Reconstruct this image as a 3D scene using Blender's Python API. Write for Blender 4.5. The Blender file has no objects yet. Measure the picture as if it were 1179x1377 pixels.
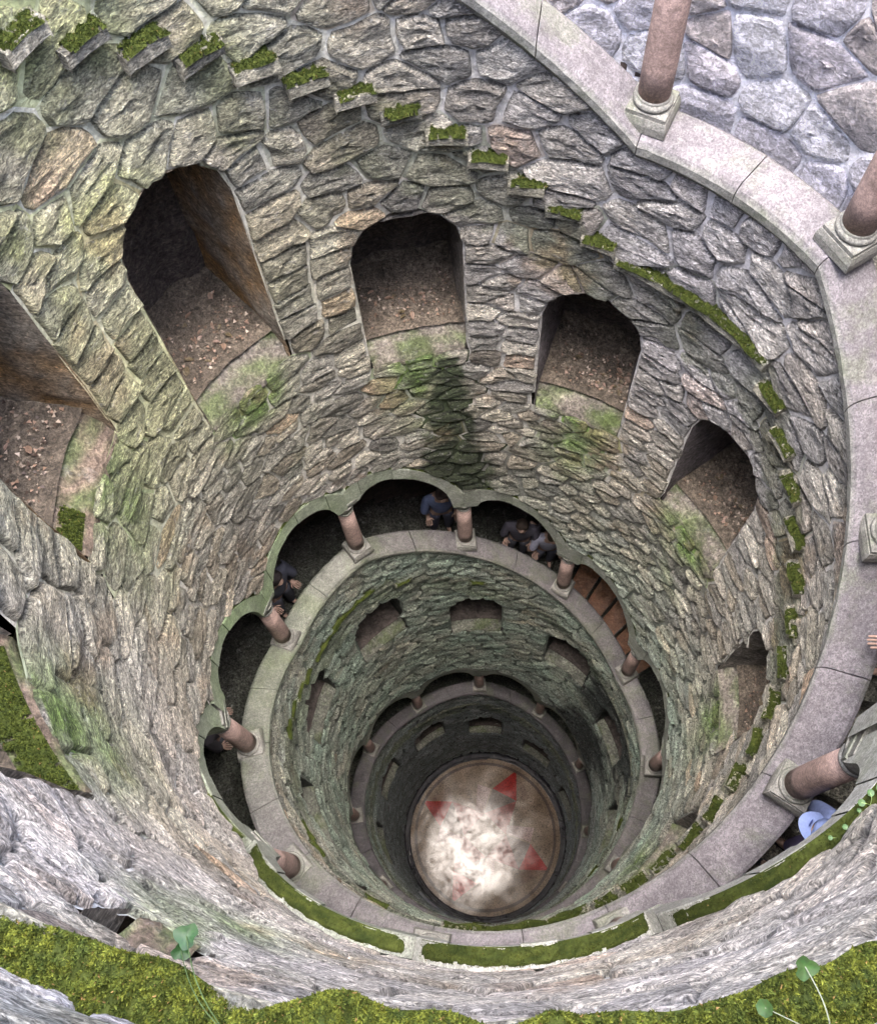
import bpy, bmesh, math, random
from mathutils import Vector, Matrix, noise
random.seed(7)
PI = math.pi
R_ = math.radians
SC = 2.4                     # metres per well radius
HC = 11.6865                 # camera height above the floor, in radii
KX, KY = -0.04205, 0.07082   # the shaft leans a little
scn = bpy.context.scene
COL = scn.collection

# ------------------------------------------------------------ camera
cam_d = bpy.data.cameras.new('camera')
cam = bpy.data.objects.new('camera', cam_d)
COL.objects.link(cam)
scn.camera = cam
cam_d.sensor_fit = 'HORIZONTAL'
cam_d.sensor_width = 36
cam_d.lens = 36 * 1208.69 / 1179
cam_d.clip_start = 0.02
cam_d.clip_end = 400
cam.matrix_world = Matrix.Translation((-0.01968 * SC, -0.93084 * SC, HC * SC)) @ (Matrix.Rotation(0.354977, 4, 'X') @ Matrix.Rotation(-0.014966, 4, 'Z'))

# ------------------------------------------------------------ world, sun, exposure
SUN_TILT, SUN_AZ = 3.0, 110.0         # degrees from the zenith, compass direction the light comes from
w = bpy.data.worlds.new('World')
scn.world = w
w.use_nodes = True
nt = w.node_tree
bg = nt.nodes['Background']
sky = nt.nodes.new('ShaderNodeTexSky')
sky.sky_type = 'NISHITA'
sky.sun_disc = False
sky.sun_elevation = R_(90 - SUN_TILT)
sky.sun_rotation = R_(90 - SUN_AZ)
sky.air_density = 1.0
sky.dust_density = 4.0
nt.links.new(sky.outputs[0], bg.inputs[0])
bg.inputs[1].default_value = 0.15
sd = bpy.data.lights.new('sun', 'SUN')
sd.energy = 0.9
sd.angle = R_(48)
sd.color = (1.0, 0.985, 0.96)
sun = bpy.data.objects.new('sun', sd)
COL.objects.link(sun)
sv = Vector((math.sin(R_(SUN_TILT)) * math.cos(R_(SUN_AZ)), math.sin(R_(SUN_TILT)) * math.sin(R_(SUN_AZ)), math.cos(R_(SUN_TILT))))
sun.rotation_euler = sv.to_track_quat('Z', 'Y').to_euler()
sun.location = (0, 0, 60)
vs = scn.view_settings
vs.view_transform = 'Standard'
vs.look = 'None'
vs.gamma = 1
vs.use_curve_mapping = False
vs.exposure = 3.95
scn.cycles.max_bounces = 10
scn.cycles.diffuse_bounces = 7
scn.cycles.glossy_bounces = 3


# ------------------------------------------------------------ helpers
def M(r, a, z):
    """r in radii, a in degrees, z in radii above the floor -> world"""
    t = R_(a)
    return Vector(((r * math.cos(t) + KX * (z - HC)) * SC, (r * math.sin(t) + KY * (z - HC)) * SC, z * SC))


def fb(x, y, z, o=4):
    return noise.fractal(Vector((x, y, z)), 0.9, 2.1, o)


def tag(o, label=None, cat=None, group=None, kind=None):
    if label: o['label'] = label
    if cat: o['category'] = cat
    if group: o['group'] = group
    if kind: o['kind'] = kind
    return o


def empty(name, loc, label=None, cat=None, group=None, kind=None):
    o = bpy.data.objects.new(name, None)
    o.empty_display_size = 0.1
    o.location = loc
    COL.objects.link(o)
    return tag(o, label, cat, group, kind)


class MB:
    def __init__(s):
        s.v = []; s.f = []; s.c = []; s.has = False; s.sm = []

    def add(s, p, c=None):
        s.v.append(Vector(p)); s.c.append(c if c else (1, 1, 1)); return len(s.v) - 1

    def face(s, *idx):
        s.f.append(idx)

    def grid(s, nu, nv, fn, closed=False, flip=False):
        """fn(u,v) in 0..1 -> (point, colour)"""
        b = len(s.v)
        n = nu if closed else nu + 1
        for j in range(nv + 1):
            for i in range(n):
                q = fn(i / nu, j / nv)
                if isinstance(q, tuple): s.add(q[0], q[1])
                else: s.add(q)
        for j in range(nv):
            for i in range(nu):
                a = b + j * n + i; d = b + j * n + (i + 1) % n
                e = b + (j + 1) * n + (i + 1) % n; g = b + (j + 1) * n + i
                s.f.append((a, g, e, d) if flip else (a, d, e, g))

    def box(s, pts):
        """8 points: bottom 4 ccw, top 4 ccw"""
        b = len(s.v)
        for p in pts: s.add(p)
        for q in ((3, 2, 1, 0), (4, 5, 6, 7), (0, 1, 5, 4), (1, 2, 6, 5), (2, 3, 7, 6), (3, 0, 4, 7)):
            s.f.append(tuple(b + i for i in q))

    def sector(s, r0, r1, a0, a1, zf0, zf1, n=4):
        """curved block; zf0/zf1 functions of angle or numbers"""
        f0 = zf0 if callable(zf0) else (lambda a: zf0)
        f1 = zf1 if callable(zf1) else (lambda a: zf1)
        b = len(s.v)
        for i in range(n + 1):
            a = a0 + (a1 - a0) * i / n
            for r, f in ((r0, f0), (r1, f0), (r1, f1), (r0, f1)):
                s.add(M(r, a, f(a)))
        for i in range(n):
            for k in range(4):
                p = b + i * 4 + k; q = b + i * 4 + (k + 1) % 4
                s.f.append((p, p + 4, q + 4, q) if a1 > a0 else (p, q, q + 4, p + 4))
        s.f.append((b, b + 1, b + 2, b + 3)); e = b + n * 4
        s.f.append((e + 3, e + 2, e + 1, e))

    def mesh(s, name, mat, smooth=False, origin=None):
        me = bpy.data.meshes.new(name)
        vv = s.v
        if origin is not None: vv = [p - origin for p in s.v]
        me.from_pydata(vv, [], s.f)
        at = me.color_attributes.new('Col', 'FLOAT_COLOR', 'POINT')
        at.data.foreach_set('color', [x for c in s.c for x in (c[0], c[1], c[2], 1.0)])
        me.materials.append(mat)
        if smooth:
            me.polygons.foreach_set('use_smooth', [True] * len(me.polygons))
        me.update()
        return me

    def obj(s, name, mat, parent=None, smooth=False, origin=None, fixn=False):
        me = s.mesh(name, mat, smooth, origin)
        if fixn:
            bm = bmesh.new(); bm.from_mesh(me)
            bmesh.ops.recalc_face_normals(bm, faces=bm.faces)
            bm.to_mesh(me); bm.free()
        o = bpy.data.objects.new(name, me)
        if origin is not None: o.location = origin
        if parent is not None:
            o.parent = parent
            o.matrix_parent_inverse = Matrix.Translation(parent.location).inverted()
        COL.objects.link(o)
        return o


# ------------------------------------------------------------ materials
def new_mat(name):
    m = bpy.data.materials.new(name); m.use_nodes = True
    n = m.node_tree.nodes; l = m.node_tree.links
    return m, n, l, n['Principled BSDF']


def nnoise(n, l, vec, scale, detail=6, rough=0.6, dist=0.0):
    t = n.new('ShaderNodeTexNoise'); t.inputs['Scale'].default_value = scale
    t.inputs['Detail'].default_value = detail; t.inputs['Roughness'].default_value = rough
    t.inputs['Distortion'].default_value = dist
    l.new(vec, t.inputs['Vector']); return t


def ramp(n, l, fac, stops):
    r = n.new('ShaderNodeValToRGB'); e = r.color_ramp.elements
    while len(e) < len(stops): e.new(0.5)
    for i, (p, c) in enumerate(stops):
        e[i].position = p; e[i].color = (c if len(c) == 4 else (*c, 1)) if isinstance(c, tuple) else (c, c, c, 1)
    l.new(fac, r.inputs[0]); return r


def mix(n, l, kind, fac, a, b):
    m = n.new('ShaderNodeMix'); m.data_type = 'RGBA'; m.blend_type = kind
    for v, i in ((fac, 0), (a, 6), (b, 7)):
        if hasattr(v, 'links'): l.new(v, m.inputs[i])
        elif isinstance(v, (int, float)): m.inputs[i].default_value = v
        else: m.inputs[i].default_value = (*v, 1)
    return m.outputs[2]


def rock(name, base=(1, 1, 1), contrast=0.5, bump=0.6, scale=1.0, rough=0.85, speck=0.0, lichen=0.0, aniso=1.0, attr=True, moss=0.0, relief_shade=0.0, bdist=0.03):
    m, n, l, b = new_mat(name)
    geo = n.new('ShaderNodeNewGeometry')
    mp = n.new('ShaderNodeMapping'); mp.inputs['Scale'].default_value = (1, 1, aniso)
    l.new(geo.outputs['Position'], mp.inputs['Vector'])
    vec = mp.outputs[0]
    if attr:
        at = n.new('ShaderNodeAttribute'); at.attribute_name = 'Col'
        c = mix(n, l, 'MULTIPLY', 1.0, at.outputs['Color'], base)
    else:
        rgb = n.new('ShaderNodeRGB'); rgb.outputs[0].default_value = (*base, 1); c = rgb.outputs[0]
    n1 = nnoise(n, l, vec, 3.5 * scale, 8, 0.65, 0.4)
    r1 = ramp(n, l, n1.outputs[0], [(0.3, 1 - contrast * 0.75), (0.5, 1.0), (0.72, 1 + contrast * 0.9)])
    c = mix(n, l, 'MULTIPLY', 1.0, c, r1.outputs[0])
    n2 = nnoise(n, l, vec, 22 * scale, 8, 0.7, 0.8)
    r2 = ramp(n, l, n2.outputs[0], [(0.32, 1 - contrast * 1.0), (0.5, 1.0), (0.66, 1 + contrast * 1.1)])
    c = mix(n, l, 'MULTIPLY', 1.0, c, r2.outputs[0])
    if lichen:
        n3 = nnoise(n, l, vec, 6 * scale, 10, 0.75, 0.5)
        r3 = ramp(n, l, n3.outputs[0], [(0.56, 0.0), (0.66, lichen)])
        c = mix(n, l, 'MIX', r3.outputs[0], c, (0.46, 0.45, 0.42))
    if moss:
        n4 = nnoise(n, l, vec, 1.6 * scale, 8, 0.7, 0.3)
        r4 = ramp(n, l, n4.outputs[0], [(0.5, 0.0), (0.62, moss)])
        c = mix(n, l, 'MIX', r4.outputs[0], c, (0.09, 0.13, 0.03))
    if speck:
        vo = n.new('ShaderNodeTexVoronoi'); vo.inputs['Scale'].default_value = 95 * scale
        l.new(vec, vo.inputs['Vector'])
        rs = ramp(n, l, vo.outputs['Color'], [(0.0, 1 - speck), (1.0, 1 + speck * 0.7)])
        c = mix(n, l, 'MULTIPLY', 1.0, c, rs.outputs[0])
    l.new(c, b.inputs['Base Color'])
    b.inputs['Roughness'].default_value = rough
    b.inputs['Specular IOR Level'].default_value = 0.35
    # relief: ridged beds plus grain
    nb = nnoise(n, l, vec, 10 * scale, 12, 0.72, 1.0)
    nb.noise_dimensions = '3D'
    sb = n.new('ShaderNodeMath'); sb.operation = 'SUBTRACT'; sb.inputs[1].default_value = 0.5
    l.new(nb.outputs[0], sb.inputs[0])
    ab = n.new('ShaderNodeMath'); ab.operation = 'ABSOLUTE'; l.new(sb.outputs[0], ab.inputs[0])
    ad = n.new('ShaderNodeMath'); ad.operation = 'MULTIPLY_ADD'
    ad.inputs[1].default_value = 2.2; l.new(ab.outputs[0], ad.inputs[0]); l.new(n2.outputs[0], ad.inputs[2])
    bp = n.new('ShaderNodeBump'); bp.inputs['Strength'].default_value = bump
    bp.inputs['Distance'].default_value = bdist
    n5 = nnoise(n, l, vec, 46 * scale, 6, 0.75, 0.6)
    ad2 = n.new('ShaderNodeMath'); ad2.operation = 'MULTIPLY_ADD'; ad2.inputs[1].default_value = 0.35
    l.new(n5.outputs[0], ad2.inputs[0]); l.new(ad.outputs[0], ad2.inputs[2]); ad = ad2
    l.new(ad.outputs[0], bp.inputs['Height']); l.new(bp.outputs[0], b.inputs['Normal'])
    if relief_shade:
        # relief shading painted into the colour: hollows darker, raised edges paler
        rc = ramp(n, l, ad.outputs[0], [(0.58, 1 - relief_shade), (0.80, 1.0), (1.08, 1 + relief_shade * 1.1)])
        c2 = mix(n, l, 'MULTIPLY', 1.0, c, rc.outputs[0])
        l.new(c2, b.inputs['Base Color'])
    return m


M_STONE = rock('rubble_stone', contrast=0.5, bump=1.0, bdist=0.12, lichen=0.65, aniso=2.2, relief_shade=0.62, scale=1.6)
M_STONE2 = rock('gallery_rubble_stone', contrast=0.42, bump=0.9, bdist=0.06, lichen=0.4, aniso=1.3, relief_shade=0.3, scale=1.1)
M_MORTAR = rock('lime_mortar', contrast=0.35, bump=0.7, aniso=1.0)
M_GRANITE = rock('cut_granite', base=(1, 1, 1), contrast=0.34, bump=0.5, bdist=0.012, speck=0.45, moss=0.22, lichen=0.15, rough=0.7, scale=1.3)
M_COLUMN = rock('red_granite_shaft', base=(0.27, 0.19, 0.165), contrast=0.4, bump=0.3, bdist=0.006, speck=0.35, rough=0.6, attr=False, scale=1.6)
M_STEP = rock('worn_step_stone', contrast=0.35, bump=0.5, bdist=0.015, rough=0.75, lichen=0.3)
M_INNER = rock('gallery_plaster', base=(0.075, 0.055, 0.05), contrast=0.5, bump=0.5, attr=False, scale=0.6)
M_JAMB = rock('niche_lining_stone', contrast=0.5, bump=1.0, bdist=0.09, aniso=1.4, scale=1.3, relief_shade=0.4, lichen=0.2)
M_SILL = rock('pale_sill_render', contrast=0.55, bump=0.9, bdist=0.04, moss=0.6, scale=1.3, relief_shade=0.35, lichen=0.25)
M_EARTH = rock('niche_earth', base=(0.125, 0.10, 0.075), contrast=0.7, bump=0.9, attr=False, speck=0.5, scale=1.2)
M_EARTH_DARK = rock('dark_niche_floor', base=(0.055, 0.045, 0.04), contrast=0.6, bump=0.7, attr=False)  # darker floor for the deeper niches
M_GROUND = rock('terrace_ground', base=(0.2, 0.17, 0.13), contrast=0.4, bump=0.5, attr=False)


def mat_attr(name, rough=0.7, sss=0.0, spec=0.3, noisy=0.3):
    m, n, l, b = new_mat(name)
    at = n.new('ShaderNodeAttribute'); at.attribute_name = 'Col'
    geo = n.new('ShaderNodeNewGeometry')
    nz = nnoise(n, l, geo.outputs['Position'], 60, 3)
    rr = ramp(n, l, nz.outputs[0], [(0.3, 1 - noisy), (0.7, 1 + noisy)])
    c = mix(n, l, 'MULTIPLY', 1.0, at.outputs['Color'], rr.outputs[0])
    l.new(c, b.inputs['Base Color']); b.inputs['Roughness'].default_value = rough
    b.inputs['Specular IOR Level'].default_value = spec
    return m


M_MOSS = mat_attr('moss', 0.9, spec=0.1)
M_LEAF = mat_attr('leaf', 0.55, noisy=0.2)
M_CLOTH = mat_attr('cloth_and_skin', 0.8, noisy=0.12)

# wet floor and its dark ring
def wet_floor():
    m, n, l, b = new_mat('wet_marble_floor')
    at = n.new('ShaderNodeAttribute'); at.attribute_name = 'Col'
    geo = n.new('ShaderNodeNewGeometry')
    n1 = nnoise(n, l, geo.outputs['Position'], 2.2, 8, 0.7)
    r1 = ramp(n, l, n1.outputs[0], [(0.3, 0.65), (0.7, 1.3)])
    c = mix(n, l, 'MULTIPLY', 1.0, at.outputs['Color'], r1.outputs[0])
    n2 = nnoise(n, l, geo.outputs['Position'], 30, 6, 0.75)
    r2 = ramp(n, l, n2.outputs[0], [(0.36, 0.22), (0.5, 1.0), (0.72, 1.5)])
    c = mix(n, l, 'MULTIPLY', 1.0, c, r2.outputs[0])
    l.new(c, b.inputs['Base Color'])
    n3 = nnoise(n, l, geo.outputs['Position'], 1.1, 6, 0.7)
    r3 = ramp(n, l, n3.outputs[0], [(0.38, 0.08), (0.66, 0.20)])
    l.new(r3.outputs[0], b.inputs['Roughness'])
    bp = n.new('ShaderNodeBump'); bp.inputs['Strength'].default_value = 0.06; bp.inputs['Distance'].default_value = 0.004
    n4 = nnoise(n, l, geo.outputs['Position'], 9, 6, 0.7)
    l.new(n4.outputs[0], bp.inputs['Height']); l.new(bp.outputs[0], b.inputs['Normal'])
    n5 = nnoise(n, l, geo.outputs['Position'], 1.9, 10, 0.78, 0.6)
    r5 = ramp(n, l, n5.outputs[0], [(0.38, 0.02), (0.5, 0.12), (0.64, 0.22)])
    l.new(r5.outputs[0], b.inputs['Specular IOR Level'])
    return m


M_FLOOR = wet_floor()
M_WET = rock('wet_black_stone', base=(0.012, 0.012, 0.016), contrast=0.5, bump=0.5, rough=0.14, attr=False)
M_WETSTEP = rock('wet_terracotta_step', base=(0.16, 0.075, 0.04), contrast=0.5, bump=0.4, rough=0.2, attr=False)


# ------------------------------------------------------------ helix of the gallery
def zl(m):                       # coping height over landing m
    return 9.82 - 1.31 * m


TOPW = 11.62


def cop(a):                      # unwrapped angle -> lower edge of the parapet coping
    if a > 163:
        return min(TOPW, 11.13 + (a - 163) * 0.012)
    k = (64 - a) / 33.0
    m = math.floor(k / 4); q = k - 4 * m
    return zl(m) if q <= 1 else zl(m) - 1.31 * (q - 1) / 3


def step_z(a):                   # nominal walking level under the parapet
    return cop(a) - 0.40


A_TOP, A_END = 97.0, 64 - 33 * 28.0      # arcade with arches runs between these angles
HB = R_(16.5)


def arch_fn(a, grow=0.0):
    """height of the intrados (grow=0) or of the extrados at the unwrapped angle"""
    best = -1e9
    k = (64 - a) / 33.0
    for kk in (math.floor(k) - 1, math.floor(k), math.floor(k) + 1):
        aL = 64 - 33 * kk; aR = aL - 33
        if kk < -1: continue
        cL = cop(aL) + 0.64; cR = cop(aR) + 0.64
        s = (aL - a) / 33.0
        x = (s - 0.5) * 2 * HB
        bw = HB - 0.062 + grow
        if abs(x) > bw: continue
        zz = cL + (cR - cL) * s + ({3: .44, 4: .27, 5: .26, 6: .31}.get(kk, .235) + grow) * math.sqrt(max(0, 1 - (x / bw) ** 2))
        best = max(best, zz)
    if grow > 0 and best < -1e8:
        best = cop(a) + 0.64
    return best


def A_in(a):
    z = arch_fn(a)
    if z < -1e8:
        kk = round((64 - a) / 33.0)
        return cop(64 - 33 * kk) + 0.64
    return z


def in_gallery(phi, z, pad=0.0):
    a = phi % 360
    if a > 300: a -= 360
    # top of everything
    if a > 97 and z > cop(a) - pad: return True
    if z > TOPW: return True
    while a > A_END - 1:
        if a <= 97:
            if cop(a) - pad < z < arch_fn(a, 0.10) + pad: return True
        a -= 360
    return False


NICHES = [(245, 10.38, .2), (213, 9.93, .72), (175, 9.53, .76), (138.5, 9.07, .92), (102, 8.77, .75), (66, 8.42, .77), (30, 8.2, .78), (-9, 7.87, .72),
          (-44, 7.45, .7), (-81, 7.1, .7), (-118, 6.75, .7), (-156, 6.42, .55), (-193, 6.05, .62), (-230, 5.74, .74), (-268.5, 5.24, .71), (-309, 4.9, .7),
          (-343, 4.5, .7), (-379, 4.13, .7), (-415, 3.75, .7), (-451, 3.35, .7), (-487, 2.95, .7), (-523, 2.55, .7), (-560, 2.2, .72), (-596, 1.75, .75),
          (-632, 1.3, .85), (-668, .85, .75), (-704, .42, .7)]
NHW0 = R_(10.3)
def nhw(a): return R_(3.2) if a == 245 else NHW0


def in_niche(phi, z, pad=0.0):
    for (a, zb, h) in NICHES:
        d = R_((phi - a + 180) % 360 - 180)
        NHW = nhw(a)
        if abs(d) < NHW + pad and zb - pad < z < zb + h + pad:
            zs = zb + h - 0.17
            if z > zs and (d / (NHW + pad)) ** 2 + ((z - zs) / (0.17 + pad)) ** 2 > 1: continue
            return True
    return False


# ------------------------------------------------------------ stone colours: what the stones themselves look like
def lerp3(a, b, t):
    t = max(0, min(1, t))
    return tuple(a[i] + (b[i] - a[i]) * t for i in range(3))


def angd(a, b):
    return abs((a - b + 180) % 360 - 180)


def rbase(phi, z, pz=None):
    a = phi % 360
    if 201 < a < 300 and (z if pz is None else pz) > 10.86: return 1.055
    wn = max(0, min(1, (66 - angd(phi, 262)) / 20)) * max(0, min(1, (z - 8.9) / .25))
    return 1.0 + .045 * wn


PAL = [(.31, .285, .23), (.34, .31, .26), (.27, .255, .22), (.38, .35, .29), (.25, .235, .21), (.32, .28, .22)]


def algae(phi, z, c):
    """colour c after growth, stains and regional tone at this place"""
    p = M(1, phi, z)
    nz = fb(p.x * .55, p.y * .55, p.z * .55, 4)
    n2 = fb(p.x * 1.7 + 9, p.y * 1.7, p.z * 1.2, 4)
    # yellow-green growth, upper left
    g = min(1, 1.6 * max(0, 1 - angd(phi, 152) / 60)) * max(0, min(1, (z - 8.4) / 1.0))
    c = lerp3(c, (.46, .455, .27), g * (.55 + nz * .8))
    g = max(0, 1 - angd(phi, 155) / 50) * max(0, min(1, (z - 9.7) / .5))
    c = lerp3(c, (.42, .44, .19), max(0, min(.85, g * (.5 + n2 * 1.6))))
    # lilac-grey dry stone, upper right
    g = max(0, 1 - angd(phi, 50) / 60) * max(0, min(1, (z - 8.3) / .8))
    c = lerp3(c, (.36, .35, .40), g * .65)
    # paler stone on the near side
    g = max(0, 1 - angd(phi, 250) / 85) * max(0, min(1, (z - 8.2) / 1.0))
    c = lerp3(c, (.60, .56, .57), g * (.6 + nz))
    # green algae lower in the shaft, then darker and greyer towards the bottom
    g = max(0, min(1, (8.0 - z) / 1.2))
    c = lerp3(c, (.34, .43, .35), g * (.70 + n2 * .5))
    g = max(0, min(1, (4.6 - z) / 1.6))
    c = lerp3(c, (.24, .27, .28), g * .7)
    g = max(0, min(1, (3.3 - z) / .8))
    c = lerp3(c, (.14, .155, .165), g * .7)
    # green streaks below the niches
    for (a, zb, h) in NICHES[:9]:
        d = angd(phi, a)
        if d < 13 and zb - .75 < z < zb:
            c = lerp3(c, (.16, .24, .07), (1 - d / 13) * (1 - (zb - z) / .75) * max(0, .8 + n2 * 1.6))
    # darker green band right under the step ends and above the second arcade
    a = phi % 360
    if a > 300: a -= 360
    for k in range(4):
        aa = a - 360 * k
        if aa < A_END: break
        s = step_z(aa)
        if 0 < s - z < .3: c = lerp3(c, (.14, .16, .08), .35 + n2 * .6)
    # dark wet stain over the second arcade
    ww = 3.0 + (8.70 - z) * 8
    if 7.6 < z < 8.75 and angd(phi, 96) < ww:
        c = lerp3(c, (.035, .05, .02), min(.96, 7 * (1 - (angd(phi, 96) + n2 * 2) / ww)))
    if 3.2 < z < 5.7 and angd(phi, 24) < 36:
        c = lerp3(c, (.025, .03, .03), max(0, min(.95, (1.1 - angd(phi, 24) / 36 + nz) * 2.2 - .4)) * min(1, (5.7 - z) * 3))
    if n2 > .42 and z > 7.4:
        c = lerp3(c, (.36, .25, .16), min(.45, (n2 - .42) * 2))
    return tuple(max(.02, x) for x in c)


# ------------------------------------------------------------ voronoi cells of the shaft wall, in (u, w) = (angle, 1.55*z)
WS = 1.6
seeds = []       # (u, w, solid)
def special(pts, off):
    """pts: list of (u,z) along a boundary; solid lies to the left of the direction"""
    for i in range(len(pts) - 1):
        u0, w0 = pts[i][0], pts[i][1] * WS; u1, w1 = pts[i + 1][0], pts[i + 1][1] * WS
        L = math.hypot(u1 - u0, w1 - w0)
        if L < 1e-6: continue
        nx, ny = -(w1 - w0) / L, (u1 - u0) / L
        mu, mw = (u0 + u1) / 2, (w0 + w1) / 2
        o = off * random.uniform(.8, 1.25)
        seeds.append((mu + nx * o, mw + ny * o, True)); seeds.append((mu - nx * o, mw - ny * o, False))


a = 97.0
while a > A_END:
    st = 6.5
    special([(R_(a - st), cop(a - st)), (R_(a), cop(a))][::-1], 0.065)
    special([(R_(a - st), arch_fn(a - st, .10)), (R_(a), arch_fn(a, .10))], 0.065)
    a -= st
a = 300.0
while a > 97:
    special([(R_(a), cop(a)), (R_(a - 8), cop(a - 8))], 0.07); a -= 8
for (a, zb, h) in NICHES:
    c = R_(a); NHW = nhw(a); zs = zb + h - (.17 if a != 245 else .08)
    out = []
    nn = max(3, int((zs - zb) / .085))
    out += [(c - NHW + 2 * NHW * i / 3, zb) for i in range(3)]
    out += [(c + NHW, zb + (zs - zb) * i / nn) for i in range(nn)]
    out += [(c + NHW * math.cos(t), zs + (zb + h - zs) * math.sin(t)) for t in [PI * i / 7 for i in range(7)]]
    out += [(c - NHW, zs - (zs - zb) * i / nn) for i in range(nn)]
    out.append((c - NHW, zb))
    special(out[::-1], 0.07)

spec_n = len(seeds)
TAU = 2 * PI
seeds = [((s[0]) % TAU, s[1], s[2]) for s in seeds if s[1] > -.2]
# grid used for neighbour search
CELL = 0.22
NU = int(TAU / CELL)
CU = TAU / NU
bins = {}
def binkey(u, w_): return (int((u % TAU) / CU) % NU, int(math.floor(w_ / CELL)))
for i, s in enumerate(seeds): bins.setdefault(binkey(s[0], s[1]), []).append(i)


def near(u, w_, rad):
    ku, kw = binkey(u, w_); n = int(rad / CELL) + 1
    for du in range(-n, n + 1):
        for dw in range(-n, n + 1):
            for i in bins.get(((ku + du) % NU, kw + dw), ()):
                s = seeds[i]; d = (s[0] - u + PI) % TAU - PI
                yield i, d, s[1] - w_


spec = seeds[:]
z = 0.03; row = 0
while z < TOPW:
    big = z > 9.15
    du = .145 if big else (.118 if z > 7.5 else .125)
    dz = .10 if big else (.066 if z > 7.5 else .062)
    nu = int(TAU / du)
    for i in range(nu):
        if random.random() < .17: continue
        u = (i + (row % 2) * .5 + random.uniform(-.38, .38)) * TAU / nu
        zz = z + random.uniform(-.36, .36) * dz
        if in_gallery(math.degrees(u), zz, .02) or in_niche(math.degrees(u), zz, .02): continue
        lim = .075
        if any(d * d + e * e < lim * lim for _, d, e in near(u, zz * WS, lim)): continue
        k = len(seeds); seeds.append((u % TAU, zz * WS, True)); bins.setdefault(binkey(u, zz * WS), []).append(k)
    z += dz; row += 1


def clip(poly, nx, ny, d):
    """keep points with nx*x+ny*y <= d"""
    out = []
    for i in range(len(poly)):
        p, q = poly[i], poly[(i + 1) % len(poly)]
        a0 = nx * p[0] + ny * p[1] - d; b0 = nx * q[0] + ny * q[1] - d
        if a0 <= 0: out.append(p)
        if (a0 < 0 < b0) or (b0 < 0 < a0):
            t = a0 / (a0 - b0); out.append((p[0] + (q[0] - p[0]) * t, p[1] + (q[1] - p[1]) * t))
    return out


cells = []
for i, (u, w_, solid) in enumerate(seeds):
    if not solid: continue
    poly = [(-.26, -.26), (.26, -.26), (.26, .26), (-.26, .26)]
    nb = sorted(((d * d + e * e, d, e) for j, d, e in near(u, w_, .44) if j != i))
    for dd, d, e in nb:
        if dd < 1e-8: continue
        mx = max(x * x + y * y for x, y in poly)
        if dd > 4 * mx: break
        poly = clip(poly, d, e, dd / 2)
        if len(poly) < 3: break
    if len(poly) < 3: continue
    bot = min(y for x, y in poly)
    poly = [(x, max(y, -w_)) for x, y in poly]
    ar = abs(sum(poly[k][0] * poly[(k + 1) % len(poly)][1] - poly[(k + 1) % len(poly)][0] * poly[k][1] for k in range(len(poly)))) / 2
    if ar < 2e-4: continue
    z0_ = w_ / WS
    if in_gallery(math.degrees(u), z0_) or in_niche(math.degrees(u), z0_): continue
    out = []
    for x, y in poly:
        for q in range(8):
            f_ = 1 - q * .11
            if not in_gallery(math.degrees(u + x * f_), (w_ + y * f_) / WS, -.035): break
        out.append((u + x * f_, (w_ + y * f_) / WS))
    cells.append((u, z0_, out))
print('cells', len(cells))

BAND_CUT = (-100.0, -460.0)
def unwrapped(phi, z):
    """which turn of masonry a stone belongs to: masonry lies between cop(a) above and the arcade below"""
    a = phi % 360
    if a > 300: a -= 360
    best = None
    while a > A_END - 360:
        nxt = a - 360
        if nxt <= A_END or z > cop(nxt): return a
        a = nxt
    return a


def wallname(i):
    return ('rubble masonry shaft wall with the big arched niches, below the top gallery',
            'green damp shaft wall between the middle arcade and the lowest arcade',
            'dark wet shaft wall at the very bottom around the paved floor')[i]


walls = []
for i in range(3):
    walls.append(empty('shaft_wall', M(1, 90, (7.6, 4, 0)[i]), wallname(i), 'wall'))
mort = [MB(), MB(), MB()]
stone_data = [[], [], []]
for (u, z, poly) in cells:
    phi = math.degrees(u)
    a = unwrapped(phi, z)
    bi = 0 if a > BAND_CUT[0] else (1 if a > BAND_CUT[1] else 2)
    mb = mort[bi]
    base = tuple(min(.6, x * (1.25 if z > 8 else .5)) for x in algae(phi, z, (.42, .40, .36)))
    idx = []
    ns = []
    moff = .002 if angd(phi, 262) < 75 and z > 8 else -.003
    for k in range(len(poly)):
        p, q = poly[k], poly[(k + 1) % len(poly)]
        L = math.hypot(q[0] - p[0], q[1] - p[1]); nseg = max(1, int(L / .07))
        for s in range(nseg):
            t = s / nseg; ns.append((p[0] + (q[0] - p[0]) * t, p[1] + (q[1] - p[1]) * t))
    for (x, y) in ns:
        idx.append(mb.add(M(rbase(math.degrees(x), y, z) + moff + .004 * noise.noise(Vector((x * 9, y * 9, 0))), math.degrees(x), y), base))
    cc = mb.add(M(rbase(phi, z) + moff, phi, z), base)
    for k in range(len(idx)): mb.face(cc, idx[k], idx[(k + 1) % len(idx)])
    # distance from the camera decides how big it shows
    d = (M(1, phi, z) - cam.location).length
    stone_data[bi].append((d, u, z, ns))

for bi in range(3):
    mort[bi].obj('mortar', M_MORTAR, walls[bi])


def ridged(x, y, z):
    v = noise.noise(Vector((x, y, z))); return 1 - abs(v) * 2


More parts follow.
